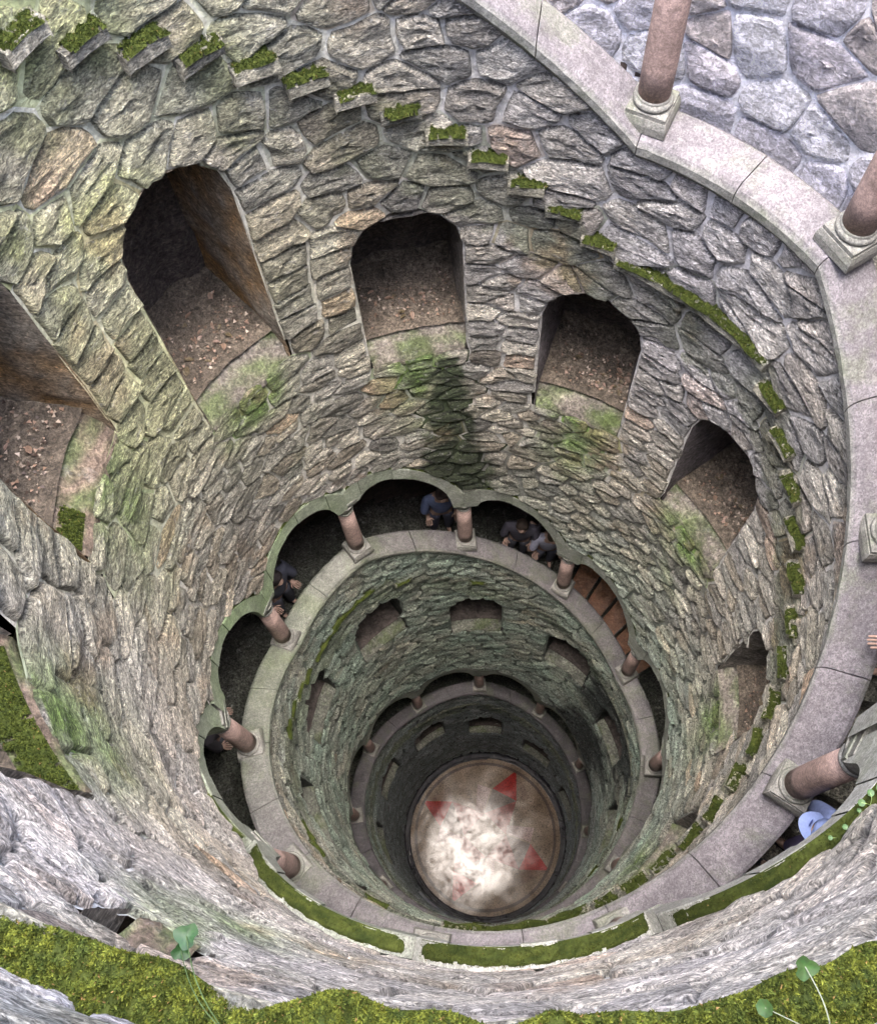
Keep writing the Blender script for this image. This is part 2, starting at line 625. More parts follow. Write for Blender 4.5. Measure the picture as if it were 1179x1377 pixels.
def stone_mesh(mb, u, z, ns, fine):
    cu = sum(p[0] for p in ns) / len(ns); cz = sum(p[1] for p in ns) / len(ns)
    RB = rbase(math.degrees(u), z); joint = random.uniform(.002, .0055)
    prot = random.uniform(.008, .020) if z > 9.3 else random.uniform(.006, .015)
    flatn = 1.0
    if z > 8.0: flatn = 1 - .5 * max(0, 1 - angd(math.degrees(u), 262) / 70)
    prot *= flatn
    g_ = (flatn if z > 9.3 else flatn * .7) * .75; prot *= .8
    tu, tz = random.uniform(-.09, .09) * g_, random.uniform(-.16, .08) * g_
    tone = random.choice(PAL); f = random.uniform(.95, 1.65)
    col0 = tuple(x * f for x in tone)
    if random.random() < .03: col0 = (.36 * f, .27 * f, .19 * f)
    tone0 = col0
    sd_ = random.uniform(0, 50)
    sf = random.uniform(.72, 1.3)
    if z < 8: joint *= 1.7; prot *= 1.5
    rings = ((0.0, 0.0), (.07, .75), (.2, 1.0), (.42, 1.06), (.7, 1.1)) if fine else ((0.0, 0.0), (.12, .85), (.5, 1.1))
    pts = []
    for (x, y) in ns:
        dx, dy = x - cu, y - cz; L = math.hypot(dx, dy) + 1e-6
        j = joint * random.uniform(.6, 1.8)
        s = max(.3, (L - j) / L)
        pts.append((dx * s, dy * s))
    # round off corners a little
    n = len(pts)
    pts = [(.8 * pts[i][0] + .1 * (pts[i - 1][0] + pts[(i + 1) % n][0]), .8 * pts[i][1] + .1 * (pts[i - 1][1] + pts[(i + 1) % n][1])) for i in range(n)]
    prev = None
    prevc = None; col0 = algae(math.degrees(cu), cz, tone0)
    for (t, hh) in rings:
        cur = []; colrow = []
        for (dx, dy) in pts:
            jit = (random.uniform(-.03, .03) if t > 0 else 0)
            x = dx * (1 - t + jit); y = dy * (1 - t + jit)
            r = ridged((cu + x) * 9 + sd_, (cz + y) * 17, sd_) * .0075 * flatn + ridged((cu + x) * 22, (cz + y) * 40 + sd_, 3) * .005 * flatn
            h = prot * hh + (x * tu + y * tz + r) * min(1, hh * 1.2)
            if t == 0: h = -.001
            else: h = max(.002, h)
            ff = 1 + .22 * noise.noise(Vector(((cu + x) * 14, (cz + y) * 26, sd_)))
            if t == 0: ff *= .75
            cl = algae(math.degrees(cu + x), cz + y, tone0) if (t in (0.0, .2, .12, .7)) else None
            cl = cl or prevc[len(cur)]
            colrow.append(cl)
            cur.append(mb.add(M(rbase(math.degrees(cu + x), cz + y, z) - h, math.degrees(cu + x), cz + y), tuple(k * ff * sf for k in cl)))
        if prev:
            for i in range(n):
                a0, b0, c0, d0 = prev[i], prev[(i + 1) % n], cur[(i + 1) % n], cur[i]
                if random.random() < .5: mb.face(a0, b0, c0); mb.face(a0, c0, d0)
                else: mb.face(a0, b0, d0); mb.face(b0, c0, d0)
        prev = cur; prevc = colrow
    h = prot * rings[-1][1] + .01 * random.uniform(-.3, 1)
    cc = mb.add(M(RB - max(.004, h), math.degrees(cu), cz), tuple(k * sf for k in col0))
    for i in range(n): mb.face(prev[i], prev[(i + 1) % n], cc)


for bi in range(3):
    sdl = sorted(stone_data[bi])
    # the ones on the side seen face-on show largest: weigh by distance and facing
    def shows(s):
        P = M(1, math.degrees(s[1]), s[2]); v = cam.location - P
        nrm = Vector((-math.cos(s[1]), -math.sin(s[1]), 0))
        return -(v.normalized().dot(nrm)) / v.length ** 2
    sdl.sort(key=shows)
    rest = MB()
    for i, (d, u, z, ns) in enumerate(sdl):
        fine = d < 2.6 * SC + 2.5
        if fine:
            m2 = []
            for k in range(len(ns)):
                p, q = ns[k], ns[(k + 1) % len(ns)]
                m2.append(p)
                if math.hypot(q[0] - p[0], (q[1] - p[1])) > .028:
                    nx, ny = -(q[1] - p[1]), q[0] - p[0]; jj = random.uniform(-.10, .10)
                    m2.append(((p[0] + q[0]) / 2 + nx * jj, (p[1] + q[1]) / 2 + ny * jj))
            ns = m2
        if i < 300:
            one = MB(); stone_mesh(one, u, z, ns, fine)
            one.obj('stone', M_STONE, walls[bi], origin=M(1, math.degrees(u), z))
        else:
            stone_mesh(rest, u, z, ns, fine)
    tag(rest.obj('small_stones', M_STONE, walls[bi]), kind='stuff')

# ------------------------------------------------------------ niches: part of the wall they are cut into
LATER = []
NDEP = 1.38
for ni, (a, zb, h) in enumerate(NICHES):
    bi = 0 if ni < 10 else (1 if ni < 19 else 2)
    NHW = nhw(a); AH = .17 if a != 245 else .08; zs = zb + h - AH
    hw = math.degrees(NHW)
    RO_ = rbase(a, zb + .1, zb) - 1.0 + (.010 if a == 245 else .008)
    M0 = M
    def M(r, a_, z_, M0=M0, RO_=RO_): return M0(r + RO_, a_, z_)
    root = empty('niche', M(1, a, zb))
    root.parent = walls[bi]; root.matrix_parent_inverse = Matrix.Translation(walls[bi].location).inverted()
    # outline from lower right, up, over, down to lower left
    out = [(hw, zb - .01 + (zs - zb) * t / 7) for t in range(7)] + [(hw * math.cos(PI * t / 14), zs + AH * math.sin(PI * t / 14)) for t in range(15)] + [(-hw, zs - (zs - zb + .01) * (t + 1) / 7) for t in range(7)]
    if a == 245: out = [(x_ * 1.14, z_ + (.012 if z_ > zs else -.005)) for x_, z_ in out]
    no = len(out) - 1
    mb = MB()
    rust = ni in (2, 3)
    def f(s, t):
        x = t * no; i = min(no - 1, int(x)); q = x - i
        da = out[i][0] * (1 - q) + out[i + 1][0] * q; zz = out[i][1] * (1 - q) + out[i + 1][1] * q
        r = .985 + (NDEP - .985) * s
        da *= (1 + .05 * s) / r ** .75
        p = M(r, a + da, zz)
        k = fb(p.x * 3, p.y * 3, p.z * 3, 4)
        kk = 1 + .05 * k
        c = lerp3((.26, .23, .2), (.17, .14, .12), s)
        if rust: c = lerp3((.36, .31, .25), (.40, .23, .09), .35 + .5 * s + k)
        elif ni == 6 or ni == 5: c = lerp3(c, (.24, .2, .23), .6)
        elif ni > 9: c = lerp3((.07, .075, .065), (.02, .02, .018), s * 1.6)  # recess shade painted in: deep linings blacken towards the back
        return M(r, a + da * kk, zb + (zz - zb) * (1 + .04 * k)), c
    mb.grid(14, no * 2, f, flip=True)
    mb.obj('jamb_lining', M_JAMB, root)
    # back
    mb = MB()
    def fbk(s, t):
        da = (-1 + 2 * s) * hw * 1.08 / NDEP ** .75
        zz = zb - .05 + (h + .1) * t
        k = fb(s * 4 + ni, t * 4, 2)
        return M(NDEP - .02 + .025 * k, a + da, zz), ((.15, .12, .105) if ni < 10 else (.02, .018, .016))  # deep back walls coloured near black as recess shade
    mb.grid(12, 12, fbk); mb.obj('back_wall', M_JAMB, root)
    # earth floor
    mb = MB()
    zf = zb + .10
    def ff(s, t):
        r = 1.04 + (NDEP - 1.04) * t
        da = (-1 + 2 * s) * hw * 1.02 / r ** .75
        return M(r, a + da, zf + .012 * fb(s * 5 + ni * 3, t * 5, 1) + .03 * t)
    mb.grid(14, 14, ff, flip=True); mb.obj('earth_floor', M_EARTH if ni < 10 else M_EARTH_DARK, root)
    # sloping sill
    mb = MB()
    nv = 7
    def fs(s, t):
        da = (-1 + 2 * s)
        k = fb(s * 4 + ni * 7, t * 2, 5)
        prof = [(.999, -.07), (.990, -.045), (.984, -.015), (.990, .012), (1.01, .04), (1.035, .065), (1.06, .088), (1.09, .085)]
        i = min(nv - 1, int(t * nv)); q = t * nv - i
        r = prof[i][0] * (1 - q) + prof[i + 1][0] * q; dz = prof[i][1] * (1 - q) + prof[i + 1][1] * q
        mossy = max(0, min(1, .3 + 1.8 * fb(s * 3 + ni, t * 3, 9)))
        c = lerp3((.23, .20, .17) if a not in (213, 175, 245) else (.20, .15, .115), (.12, .16, .06), mossy * (.8 if ni < 9 else .4))
        if ni > 9: c = lerp3(c, (.19, .20, .17), .8)
        wob = .012 * k
        return M(r + .008 * k, a + da * hw * (1.0 if r > 1 else .97 - .1 * (t < .1)) * (.8 if a == 245 else 1), zb + dz + wob), c
    mb.grid(12, 14, fs, flip=True); mb.obj('sill', M_SILL, root, smooth=True)
    if a in (213, 175):
        def sm(s, t, M_=M, a=a, zb=zb, hw=hw):
            if a == 213: return M_(.99 + .055 * t, a + hw * (.1 - .95 + 1.8 * s), zb + .03 + .06 * t), Vector((0, 0, 1))
            return M_(.995 + .045 * t, a + hw * (.35 + .6 * s), zb + .025 + .05 * t), Vector((0, 0, 1))
        LATER.append((sm, root, a))
    M = M0
print('walls done')


# ------------------------------------------------------------ moss
def blade(mb, p, ln, up, col):
    d = Vector((random.gauss(0, .7), random.gauss(0, .7), 0)) + up * random.uniform(.6, 1.4)
    d.normalize()
    side = d.cross(Vector((random.random() - .5, random.random() - .5, random.random() - .5))).normalized() * ln * .3
    i = mb.add(p - side, tuple(x * .55 for x in col)); j = mb.add(p + side, tuple(x * .55 for x in col)); k = mb.add(p + d * ln, col)
    mb.face(i, j, k)


def moss_col(yel=0.0):
    t = random.random()
    c = lerp3((.016, .024, .005), (.058, .072, .014), t)
    c = lerp3(c, (.105, .115, .018), yel * random.random())
    if random.random() < .012: c = (.16, .10, .04)
    return c


def moss_pad(surf, nu, nv, blades, ln, hgt, yel=0.0, edge=.12, sd_=0.0, rag=(.16, .45), bright=1.0):
    """surf(s,t)->(point, up). a lumpy cushion with many short shoots"""
    mb = MB()
    def height(s, t):
        e = min(1, min(s, 1 - s) / edge) * min(1, min(t, 1 - t) / edge)
        k = .55 + fb(s * nu * .35 + sd_, t * nv * .35, sd_, 3) * 1.1
        return hgt * (e ** .35) * max(.15, k) - .0015 * SC * (1 - e)
    def f(s, t):
        p, up = surf(s, t)
        return p + up * height(s, t), lerp3((.018, .026, .006), (.045, .055, .012), .5 + fb(s * 9, t * 5, sd_))
    def gone(s, t):
        e = min(min(s, 1 - s) * nu / max(3, nv) * 1.2, t * .9 + .25, 1 - t)
        return e < rag[0] + rag[1] * fb(s * nu * .45 + sd_ * 2, t * 3, 7 + sd_, 3)
    mb.grid(nu, nv, f, flip=True)
    mb.f = [q for q in mb.f if not gone(((q[0] % (nu + 1)) + .5) / nu, ((q[0] // (nu + 1)) + .5) / nv)]
    for _ in range(blades):
        s, t = random.random(), random.random()
        if gone(s, t): continue
        p, up = surf(s, t)
        clump = fb(s * nu * .5 + sd_, t * nv * .5, 4 + sd_, 3)
        if random.random() > 1.0 + clump * 1.3: continue
        blade(mb, p + up * height(s, t), ln * random.uniform(.5, 1.3), up, tuple(x * bright for x in moss_col(yel * (.5 + clump * 2))))
    return mb


UP = Vector((0, 0, 1))
for (sm, root_, a_) in LATER:
    pad = moss_pad(sm, 40, 8, 9000 if a_ == 213 else 2500, .006 * SC, .012 * SC, .1, sd_=a_, bright=1.7)
    so = pad.obj('sill_moss', M_MOSS)
    so.parent = root_; so.matrix_parent_inverse = Matrix.Translation(root_.location).inverted()

# ------------------------------------------------------------ stairs: one thing per turn, each step a part, its moss a sub-part
stair_labels = ('top turn of worn stone stairs whose mossy step ends jut from the upper shaft wall',
                'stone stairs of the middle gallery with thin step ends jutting under its parapet',
                'stone stairs of the lowest gallery, dark and wet, close above the paved floor')
stairs = [empty('spiral_staircase', M(1.4, 90, (9.0, 5.9, 2.5)[i]), stair_labels[i], 'staircase') for i in range(3)]
RI, RO = 0.958, 1.53


def stair_idx(a): return 0 if a > -100 else (1 if a > -460 else 2)


def step_obj(a0, a1, z, ti, landing=False, wet=False, zr=None):
    mb = MB()
    n = max(4, int(abs(a1 - a0) / 2))
    rnd = [random.uniform(-.004, .006) for _ in range(60)]
    zt = z
    g = .25
    ri = (RI if ti == 0 else .97) if z < 10.8 else 1.005
    mb.sector(ri + random.uniform(-.004, .004), 1.02 if z < 10.8 else 1.07, a0 - (0 if landing else -.0), a1 + g, zt - ((.034 if z < 10.8 else .012) if ti == 0 else .024), zt, n)
    mb.sector(1.02 if z < 10.8 else 1.07, RO, a0, a1 + .1, zt - .26, zt - .002, n)
    c0 = random.choice(((.36, .34, .27), (.44, .41, .33), (.31, .30, .25)))
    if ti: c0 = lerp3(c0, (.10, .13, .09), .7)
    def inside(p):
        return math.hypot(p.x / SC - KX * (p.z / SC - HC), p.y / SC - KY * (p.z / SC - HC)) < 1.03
    mb.c = [tuple(x * (1 + .2 * noise.noise(p * 2)) for x in (c0 if inside(p) or ti == 0 else (.065, .055, .052))) for p in mb.v]  # lower turns: part inside the gallery coloured dark for its shade
    if ti == 0:
        for q in mb.v:
            q += Vector((noise.noise(q * 3.1), noise.noise(q * 3.1 + Vector((7, 0, 0))), noise.noise(q * 3.1 + Vector((0, 9, 0))))) * .022
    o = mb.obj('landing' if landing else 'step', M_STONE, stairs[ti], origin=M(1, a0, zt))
    if wet:
        tw = MB(); tw.sector(1.14, RO - .01, a0, a1 + .6, zt + .001, zt + .006, 3)
        w_ = tw.obj('wet_tread', M_WETSTEP, o, origin=M(1, a0, zt)); w_.matrix_parent_inverse = Matrix.Translation(o.location).inverted()
    bv = o.modifiers.new('bevel', 'BEVEL'); bv.width = .007 * SC / 2.4; bv.segments = 2; bv.limit_method = 'ANGLE'
    # moss
    if ti == 0 or (ti == 1 and not landing and random.random() < .35) or (ti == 1 and landing and a1 > -330):
        far = ti > 0
        lo, hi = min(a0, a1), max(a0, a1)
        yy = 0.0
        sp = hi - lo
        if sp < 10:
            s0, s1 = lo + sp * random.uniform(-.02, .06), hi - sp * random.uniform(-.02, .1)
        else: s0, s1 = lo + .5, hi - .6
        if sp > 80: yy = .9
        amp = .05
        def surf(s, t):
            q = s0 + (s1 - s0) * s
            wv = .010 * noise.noise(Vector((q * .25, t * 2, zt)))
            return M(ri - .006 + wv + (1.004 - ri) * t if sp < 80 else ri - .002 + wv * 2.5 + .058 * t, q, zt), UP
        nb = int(sp * (480 if not far else 50) * (7 if sp > 80 else 1))
        pad = moss_pad(surf, max(6, int(sp * (4 if not far else .8))), 12 if not far else 4, nb, (.0042 if not far else .006) * SC * (.85 if sp > 80 else 1), (.009 if sp < 80 else .012) * SC, yy, sd_=zt * 7, rag=((.1, .45) if sp < 80 else (-.02, .3)), bright=(1.15 if sp < 80 else 1.9))
        m_ = pad.obj('moss', M_MOSS, o, origin=M(1, a0, zt), smooth=sp > 80)
        m_.parent = o; m_.matrix_parent_inverse = Matrix.Translation(o.location).inverted() if False else Matrix.Identity(4)
        m_.matrix_parent_inverse = (Matrix.Translation(stairs[ti].location) @ Matrix.Translation(-stairs[ti].location) @ Matrix.Translation(o.location)).inverted()
    return o


RISE = 1.31 / 15
for m in range(-1, 7):
    aL = 64 - 132 * m; aR = aL - 33
    zz = zl(m) - .40
    ti = stair_idx((aL + aR) / 2)
    if m == -1:
        step_obj(300, 200, 10.88, 0, True)
        step_obj(200, 163, zz, 0, True)
    else:
        step_obj(aL, aR, zz, ti, True)
    if m == 6:
        rng = 13
    else: rng = 15
    for j in range(rng):
        b0 = aR - 6.6 * j; b1 = b0 - 6.6
        zj = zz - RISE * (j + 1) * 15 / 15.6
        mid = (b0 + b1) / 2
        wet = ti == 1 or -315 < mid < -290 or (-330 < mid < -215)
        step_obj(b0, b1, zj, stair_idx(mid), False, stair_idx(mid) == 1 and (-345 < mid < -296))

# ------------------------------------------------------------ parapets and arcades
arc_labels = ('top arcade: pale granite parapet coping and arches curving down the right side',
              'middle arcade: ring of mossy granite arches over a broad parapet coping',
              'lowest arcade: small dark ring of arches and coping deep in the shaft')
arcades = [empty('arcade', M(1, 90, (9.5, 6.4, 3.0)[i]), arc_labels[i], 'arcade') for i in range(3)]
CI, CO = .968, 1.125
CO_ = (1.108, 1.09, 1.09)


def gran(a, z, c=(.30, .28, .275)):
    return tuple(x * (1 + .22 * noise.noise(Vector((R_(a) * 5, z * 5, 1.7)))) for x in c)


def coping_seg(aL, aR, ti):
    sp = abs(aL - aR); n = int(sp / 1.5) + 1
    # rounded, projecting moulding
    prof = [(1.0, -.035), (CI + .012, -.012), (CI, .006), (CI, .030), (CI + .010, .044), (CI + .028, .052), (CO - .012, .056), (CO, .048), (CO, -.03)]
    co = CO_[ti]
    prof = prof[:6] + [(co - .012, .056), (co, .048), (co, -.03)]
    mb = MB()
    def f(s, t):
        a_ = aL + (aR - aL) * s
        i = min(len(prof) - 1, int(t * (len(prof) - 1) + .5))
        z = cop(a_) + prof[i][1]
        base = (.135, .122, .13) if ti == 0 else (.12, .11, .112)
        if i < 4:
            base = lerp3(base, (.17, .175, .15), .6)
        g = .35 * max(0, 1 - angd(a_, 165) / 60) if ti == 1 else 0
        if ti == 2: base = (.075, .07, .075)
        base = lerp3(base, (.2, .25, .14), g)
        r = prof[i][0] + .0025 * noise.noise(Vector((a_ * .6, i, 0)))
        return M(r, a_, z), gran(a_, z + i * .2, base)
    g = .12
    mb.grid(n, len(prof) - 1, f)
    # end caps
    npf = len(prof)
    for s in (0, n):
        ids = [k * (n + 1) + s for k in range(npf)]
        mb.f.append(tuple(ids))
    mb.obj('coping_slab', M_GRANITE, arcades[ti], fixn=True)


def idx_of(k):
    a = 64 - 33 * k - 16
    return 0 if a > -100 else (1 if a > -460 else 2)


for k in range(-8, 28):
    aL = 64 - 33 * k; aR = aL - 33
    ti = idx_of(k)
    nseg = 2
    for q in range(nseg):
        coping_seg(aL - 33 * q / nseg - .08, aL - 33 * (q + 1) / nseg + .08, ti)
    # back of the parapet and its foot
    mb = MB()
    def f(s, t):
        a_ = aL + (aR - aL) * s
        return M(CO_[ti] - .015, a_, cop(a_) - .02 - .55 * t), (.2, .18, .17)
    mb.grid(12, 3, f); mb.obj('parapet_back', M_MORTAR, arcades[ti])
    if k < -1: continue
    # arch: ring, soffit and back
    FI, BO = {3: 1.0, 6: .995}.get(k, .985), 1.125
    def ain(a_): return A_in(a_)
    def aout(a_): return max(arch_fn(a_, .10), A_in(a_) + .02)
    NV = 7 if k <= 14 else 1
    N = 42 // NV
    gmoss = .75 if ti == 1 else .1
    def col(a_, z, dark=0.0):
        g = gmoss * max(.12, 1 - angd(a_, 165) / 75) * (.9 + .6 * noise.noise(Vector((a_ * .12, z * 7, 0))))
        c = lerp3((.30, .295, .27), (.25, .35, .16), g)
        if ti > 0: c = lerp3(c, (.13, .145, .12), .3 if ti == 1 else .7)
        return c
    e = R_(.1)
    prof = [('o', FI + .05, 0), ('o', FI + .004, 0), ('o', FI, -.006), ('m', FI, 0), ('i', FI, .006), ('i', FI + .012, 0), ('i', BO, 0), ('T', BO, 0)]
    def f(s, t):
        s = (vq + .006 + s * .988) / NV if NV > 1 else s
        a_ = aL + (aR - aL) * min(.9995, max(.0005, s))
        i = min(len(prof) - 1, int(t * (len(prof) - 1) + .5))
        kind, r, dz = prof[i]
        zi, zo = ain(a_), aout(a_)
        z = {'o': zo, 'i': zi, 'm': (zi + zo) / 2, 'T': zo + .35}[kind] + dz
        vj = ((vq * 37 + k * 11) % 5) * .0012
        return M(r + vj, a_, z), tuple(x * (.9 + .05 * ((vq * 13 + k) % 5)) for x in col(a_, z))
    for vq in range(NV):
        mb = MB()
        mb.grid(N, len(prof) - 1, f)
        mb.obj('arch_stone' if NV > 1 else 'arch', M_GRANITE, arcades[ti])
    # moss along the hood of the near arches
    if ti == 0 and aR < -20 or ti == 1 and aL > -330 or ti == 1:
        def surf(s, t):
            a_ = aL + (aR - aL) * (.03 + .94 * s)
            return M(FI + .003 + .042 * t, a_, aout(a_)), UP
        mb2 = moss_pad(surf, 60, 5, 1500 if ti else 4000, .004 * SC, .006 * SC, .5, sd_=k, rag=(-.1, .35))
        mb2.obj('hood_moss', M_MOSS, arcades[ti])

# gallery ceiling and outer wall
gal = [empty('gallery_lining', M(1.75, 60, (9.4, 6.2, 3)[i]), kind='structure') for i in range(3)]
for i in range(3):
    a0 = (0, -100, -460)[i]; a1 = (-100, -460, A_END)[i]  # top ceiling cut short so sky light reaches the gallery wall
    mb = MB()
    mb.grid(int((a0 - a1) / 4), 4, lambda s, t: (M(1.1 + .45 * t, a0 + (a1 - a0) * s, cop(a0 + (a1 - a0) * s) + 1.0 + .12 * math.sin(t * PI)), (1, 1, 1)), flip=True)
    mb.obj('gallery_ceiling', M_INNER, gal[i])
    mb = MB()
    a00 = 300 if i == 0 else a0
    a0 = (97, -100, -460)[i]
    def fo(s, t):
        a_ = a00 + (a1 - a00) * s
        zb = cop(a_) - .75; ztop = (cop(a_) + 1.3) if a_ <= 97 else TOPW + .4
        z = zb + (ztop - zb) * t
        k = fb(R_(a_) * 6, z * 6, 3)
        return M(1.535 + .012 * k, a_, z), (1, 1, 1)
    mb.grid(int((a00 - a1) / 3), 14, fo)
    mb.obj('gallery_plaster', M_INNER, gal[i])

# rough stones of the outer gallery wall that show at the top right
ow = empty('gallery_wall', M(1.75, 50, 8.9), 'lilac grey rubble wall behind the top right columns', 'wall')
ow_seeds = []
zz = 8.3; row = 0
while zz < 11.0:
    nn = int(110 / 6.6)
    for i in range(nn):
        aa = -8 + 110 * (i + (row % 2) * .5 + random.uniform(-.36, .36)) / nn
        if random.random() < .22: continue
        ow_seeds.append((R_(aa) * 1.5, (zz + random.uniform(-.06, .06)) * 1.25))
    zz += .115; row += 1
mbm = MB()
mbm.grid(60, 20, lambda s, t: (M(1.515, -10 + 114 * s, 8.2 + 2.9 * t), (.78, .77, .83)), flip=True)
mbm.f = [f for f in mbm.f if not (69.5 < math.degrees(math.atan2(sum(mbm.v[i].y - KY * (mbm.v[i].z - HC * SC) for i in f), sum(mbm.v[i].x - KX * (mbm.v[i].z - HC * SC) for i in f))) < 75.5 and sum(mbm.v[i].z for i in f) / 4 < 9.55 * SC)]
mbm.obj('mortar', M_MORTAR, ow)
mbm = MB(); mbm.sector(1.515, 1.532, 76, 69, 8.2, 9.6, 4)
mbm.obj('dark_doorway_panel', M_INNER, ow)  # dark panel stands in for the shade of an open doorway
for i, (u, w_) in enumerate(ow_seeds):
    poly = [(-.2, -.2), (.2, -.2), (.2, .2), (-.2, .2)]
    for (u2, w2) in ow_seeds:
        d, e = u2 - u, w2 - w_
        dd = d * d + e * e
        if 1e-9 < dd < .16: poly = clip(poly, d, e, dd / 2)
        if len(poly) < 3: break
    if len(poly) < 3: continue
    aa = math.degrees(u / 1.5); z0 = w_ / 1.25
    if 68 < aa < 77 and z0 < 9.62: continue          # dark doorway
    if z0 + .4 < cop(aa) - .4 : continue
    mb = MB()
    ns = []
    for k in range(len(poly)):
        p, q = poly[k], poly[(k + 1) % len(poly)]
        L = math.hypot(q[0] - p[0], q[1] - p[1]); nseg = max(1, int(L / .035))
        for s in range(nseg):
            t = s / nseg; ns.append(((p[0] + (q[0] - p[0]) * t) + random.uniform(-.004, .004), (p[1] + (q[1] - p[1]) * t)))
    ns = [((x) / 1.5, y / 1.25) for x, y in ns]
    tone = random.choice(((.60, .56, .62), (.68, .66, .74), (.56, .50, .50), (.74, .73, .80), (.60, .55, .56)))
    if z0 < 9.5: tone = lerp3(tone, (.60, .60, .72), .6)
    prev = None; n = len(ns); tu, tz = random.uniform(-.15, .15), random.uniform(-.15, .1)
    sm = [(.6 * ns[i_][0] + .2 * (ns[i_ - 1][0] + ns[(i_ + 1) % n][0]), .6 * ns[i_][1] + .2 * (ns[i_ - 1][1] + ns[(i_ + 1) % n][1])) for i_ in range(n)]
    for (t, hh) in ((.02, 0), (.07, .6), (.2, .95), (.55, 1.08), (.85, 1.1)):
        cur = []
        for (x, y) in sm:
            x *= 1 - t; y *= 1 - t
            h = .010 * hh + (x * tu + y * tz) * .5 + .010 * hh * noise.noise(Vector(((u + x) * 9, (z0 + y) * 12, 2)))
            cur.append(mb.add(M(1.515 - (h if hh else -.002), math.degrees(u / 1.5 + x), z0 + y), tuple(c_ * (1 + .2 * noise.noise(Vector((x * 15, y * 15, i)))) for c_ in tone)))
        if prev:
            for q in range(n): mb.face(prev[q], prev[(q + 1) % n], cur[(q + 1) % n], cur[q])
        prev = cur
    cc = mb.add(M(1.515 - .013, aa, z0), tone)
    for q in range(n): mb.face(prev[q], prev[(q + 1) % n], cc)
    mb.obj('stone', M_STONE2, ow, origin=M(1.51, aa, z0))

# ------------------------------------------------------------ terrace round the mouth of the shaft
mb = MB()
mb.grid(72, 7, lambda s, t: (M(1.0 if t == 0 else 1.53 * (1 + ((t - 1 / 7) ** 2) * 30), s * 360 - 60, TOPW + .05 + (0 if t > 0 else 0)), (1, 1, 1)))
# stair flight open to the sky; top gallery unroofed to let light in
def keep(f):
    c = sum((mb.v[i] for i in f), Vector()) / len(f)
    x, y = c.x - KX * (TOPW - HC) * SC, c.y - KY * (TOPW - HC) * SC
    r = math.hypot(x, y) / SC; a_ = math.degrees(math.atan2(y, x)) % 360
    return not (r < 1.54 and (0 < a_ < 300))
mb.f = [f for f in mb.f if keep(f)]
mb.obj('terrace', M_GROUND).__setitem__('kind', 'structure')
mb = MB()
mb.sector(1.0, 1.75, 300, 97, TOPW, TOPW + .04, 60)

# ------------------------------------------------------------ columns
def lathe(mb, prof, base, axis_pts, n=20, col=(1, 1, 1)):
    b = len(mb.v)
    for (r, z) in prof:
        for i in range(n):
            t = TAU * i / n
            mb.add(Vector((r * math.cos(t), r * math.sin(t), z)), col)
    for j in range(len(prof) - 1):
        for i in range(n):
            mb.face(b + j * n + i, b + j * n + (i + 1) % n, b + (j + 1) * n + (i + 1) % n, b + (j + 1) * n + i)
    mb.f.append(tuple(b + i for i in range(n))[::-1]); e = b + (len(prof) - 1) * n
    mb.f.append(tuple(e + i for i in range(n)))


def sqbox(mb, h, z0, z1, col, top=None):
    top = top or h
    b = len(mb.v)
    for hh, z in ((h, z0), (top, z1)):
        for sx, sy in ((-1, -1), (1, -1), (1, 1), (-1, 1)): mb.add(Vector((sx * hh, sy * hh, z)), col)
    for q in ((3, 2, 1, 0), (4, 5, 6, 7), (0, 1, 5, 4), (1, 2, 6, 5), (2, 3, 7, 6), (3, 0, 4, 7)): mb.f.append(tuple(b + i for i in q))


S = SC
def local(mb):
    """put the shaft's lean into a local mesh"""
    for p in mb.v:
        p.x += KX * p.z; p.y += KY * p.z


GC = (.155, .15, .135)
def part_mesh(kind):
    mb = MB()
    if kind == 'plinth':
        sqbox(mb, .060 * S, .0, .022 * S, GC); sqbox(mb, .060 * S, .0225 * S, .040 * S, GC, .055 * S); sqbox(mb, .053 * S, .0405 * S, .052 * S, GC)
    elif kind == 'base_ring':
        prof = [(.048, .052)] + [(.044 + .008 * math.cos(t), .061 + .009 * math.sin(t)) for t in [(-PI / 2 + PI * i / 8) for i in range(9)]] + [(.044, .072), (.044, .078)]
        lathe(mb, [(r * S, z * S) for r, z in prof], None, None, 24, GC)
    elif kind == 'shaft':
        lathe(mb, [(.0415 * S, .076 * S), (.042 * S, .16 * S), (.0405 * S, .32 * S), (.038 * S, .50 * S)], None, None, 24, (1, 1, 1))
    elif kind == 'necking':
        lathe(mb, [((.039 + .005 * math.cos(t)) * S, (.505 + .006 * math.sin(t)) * S) for t in [(-PI / 2 + PI * i / 6) for i in range(7)]], None, None, 20, GC)
    elif kind == 'capital':
        lathe(mb, [(r * S, z * S) for r, z in ((.038, .510), (.041, .53), (.050, .555), (.054, .575), (.056, .583))], None, None, 20, GC)
    elif kind == 'abacus':
        sqbox(mb, .050 * S, .583 * S, .603 * S, GC, .054 * S); sqbox(mb, .054 * S, .6035 * S, .625 * S, (.13, .135, .115))
    elif kind == 'impost':
        b = .05 * S
        sqbox(mb, b, .6255 * S, .66 * S, GC)
    local(mb)
    me = mb.mesh('column_' + kind, M_COLUMN if kind == 'shaft' else M_GRANITE, smooth=kind in ('shaft', 'base_ring', 'necking'))
    return me


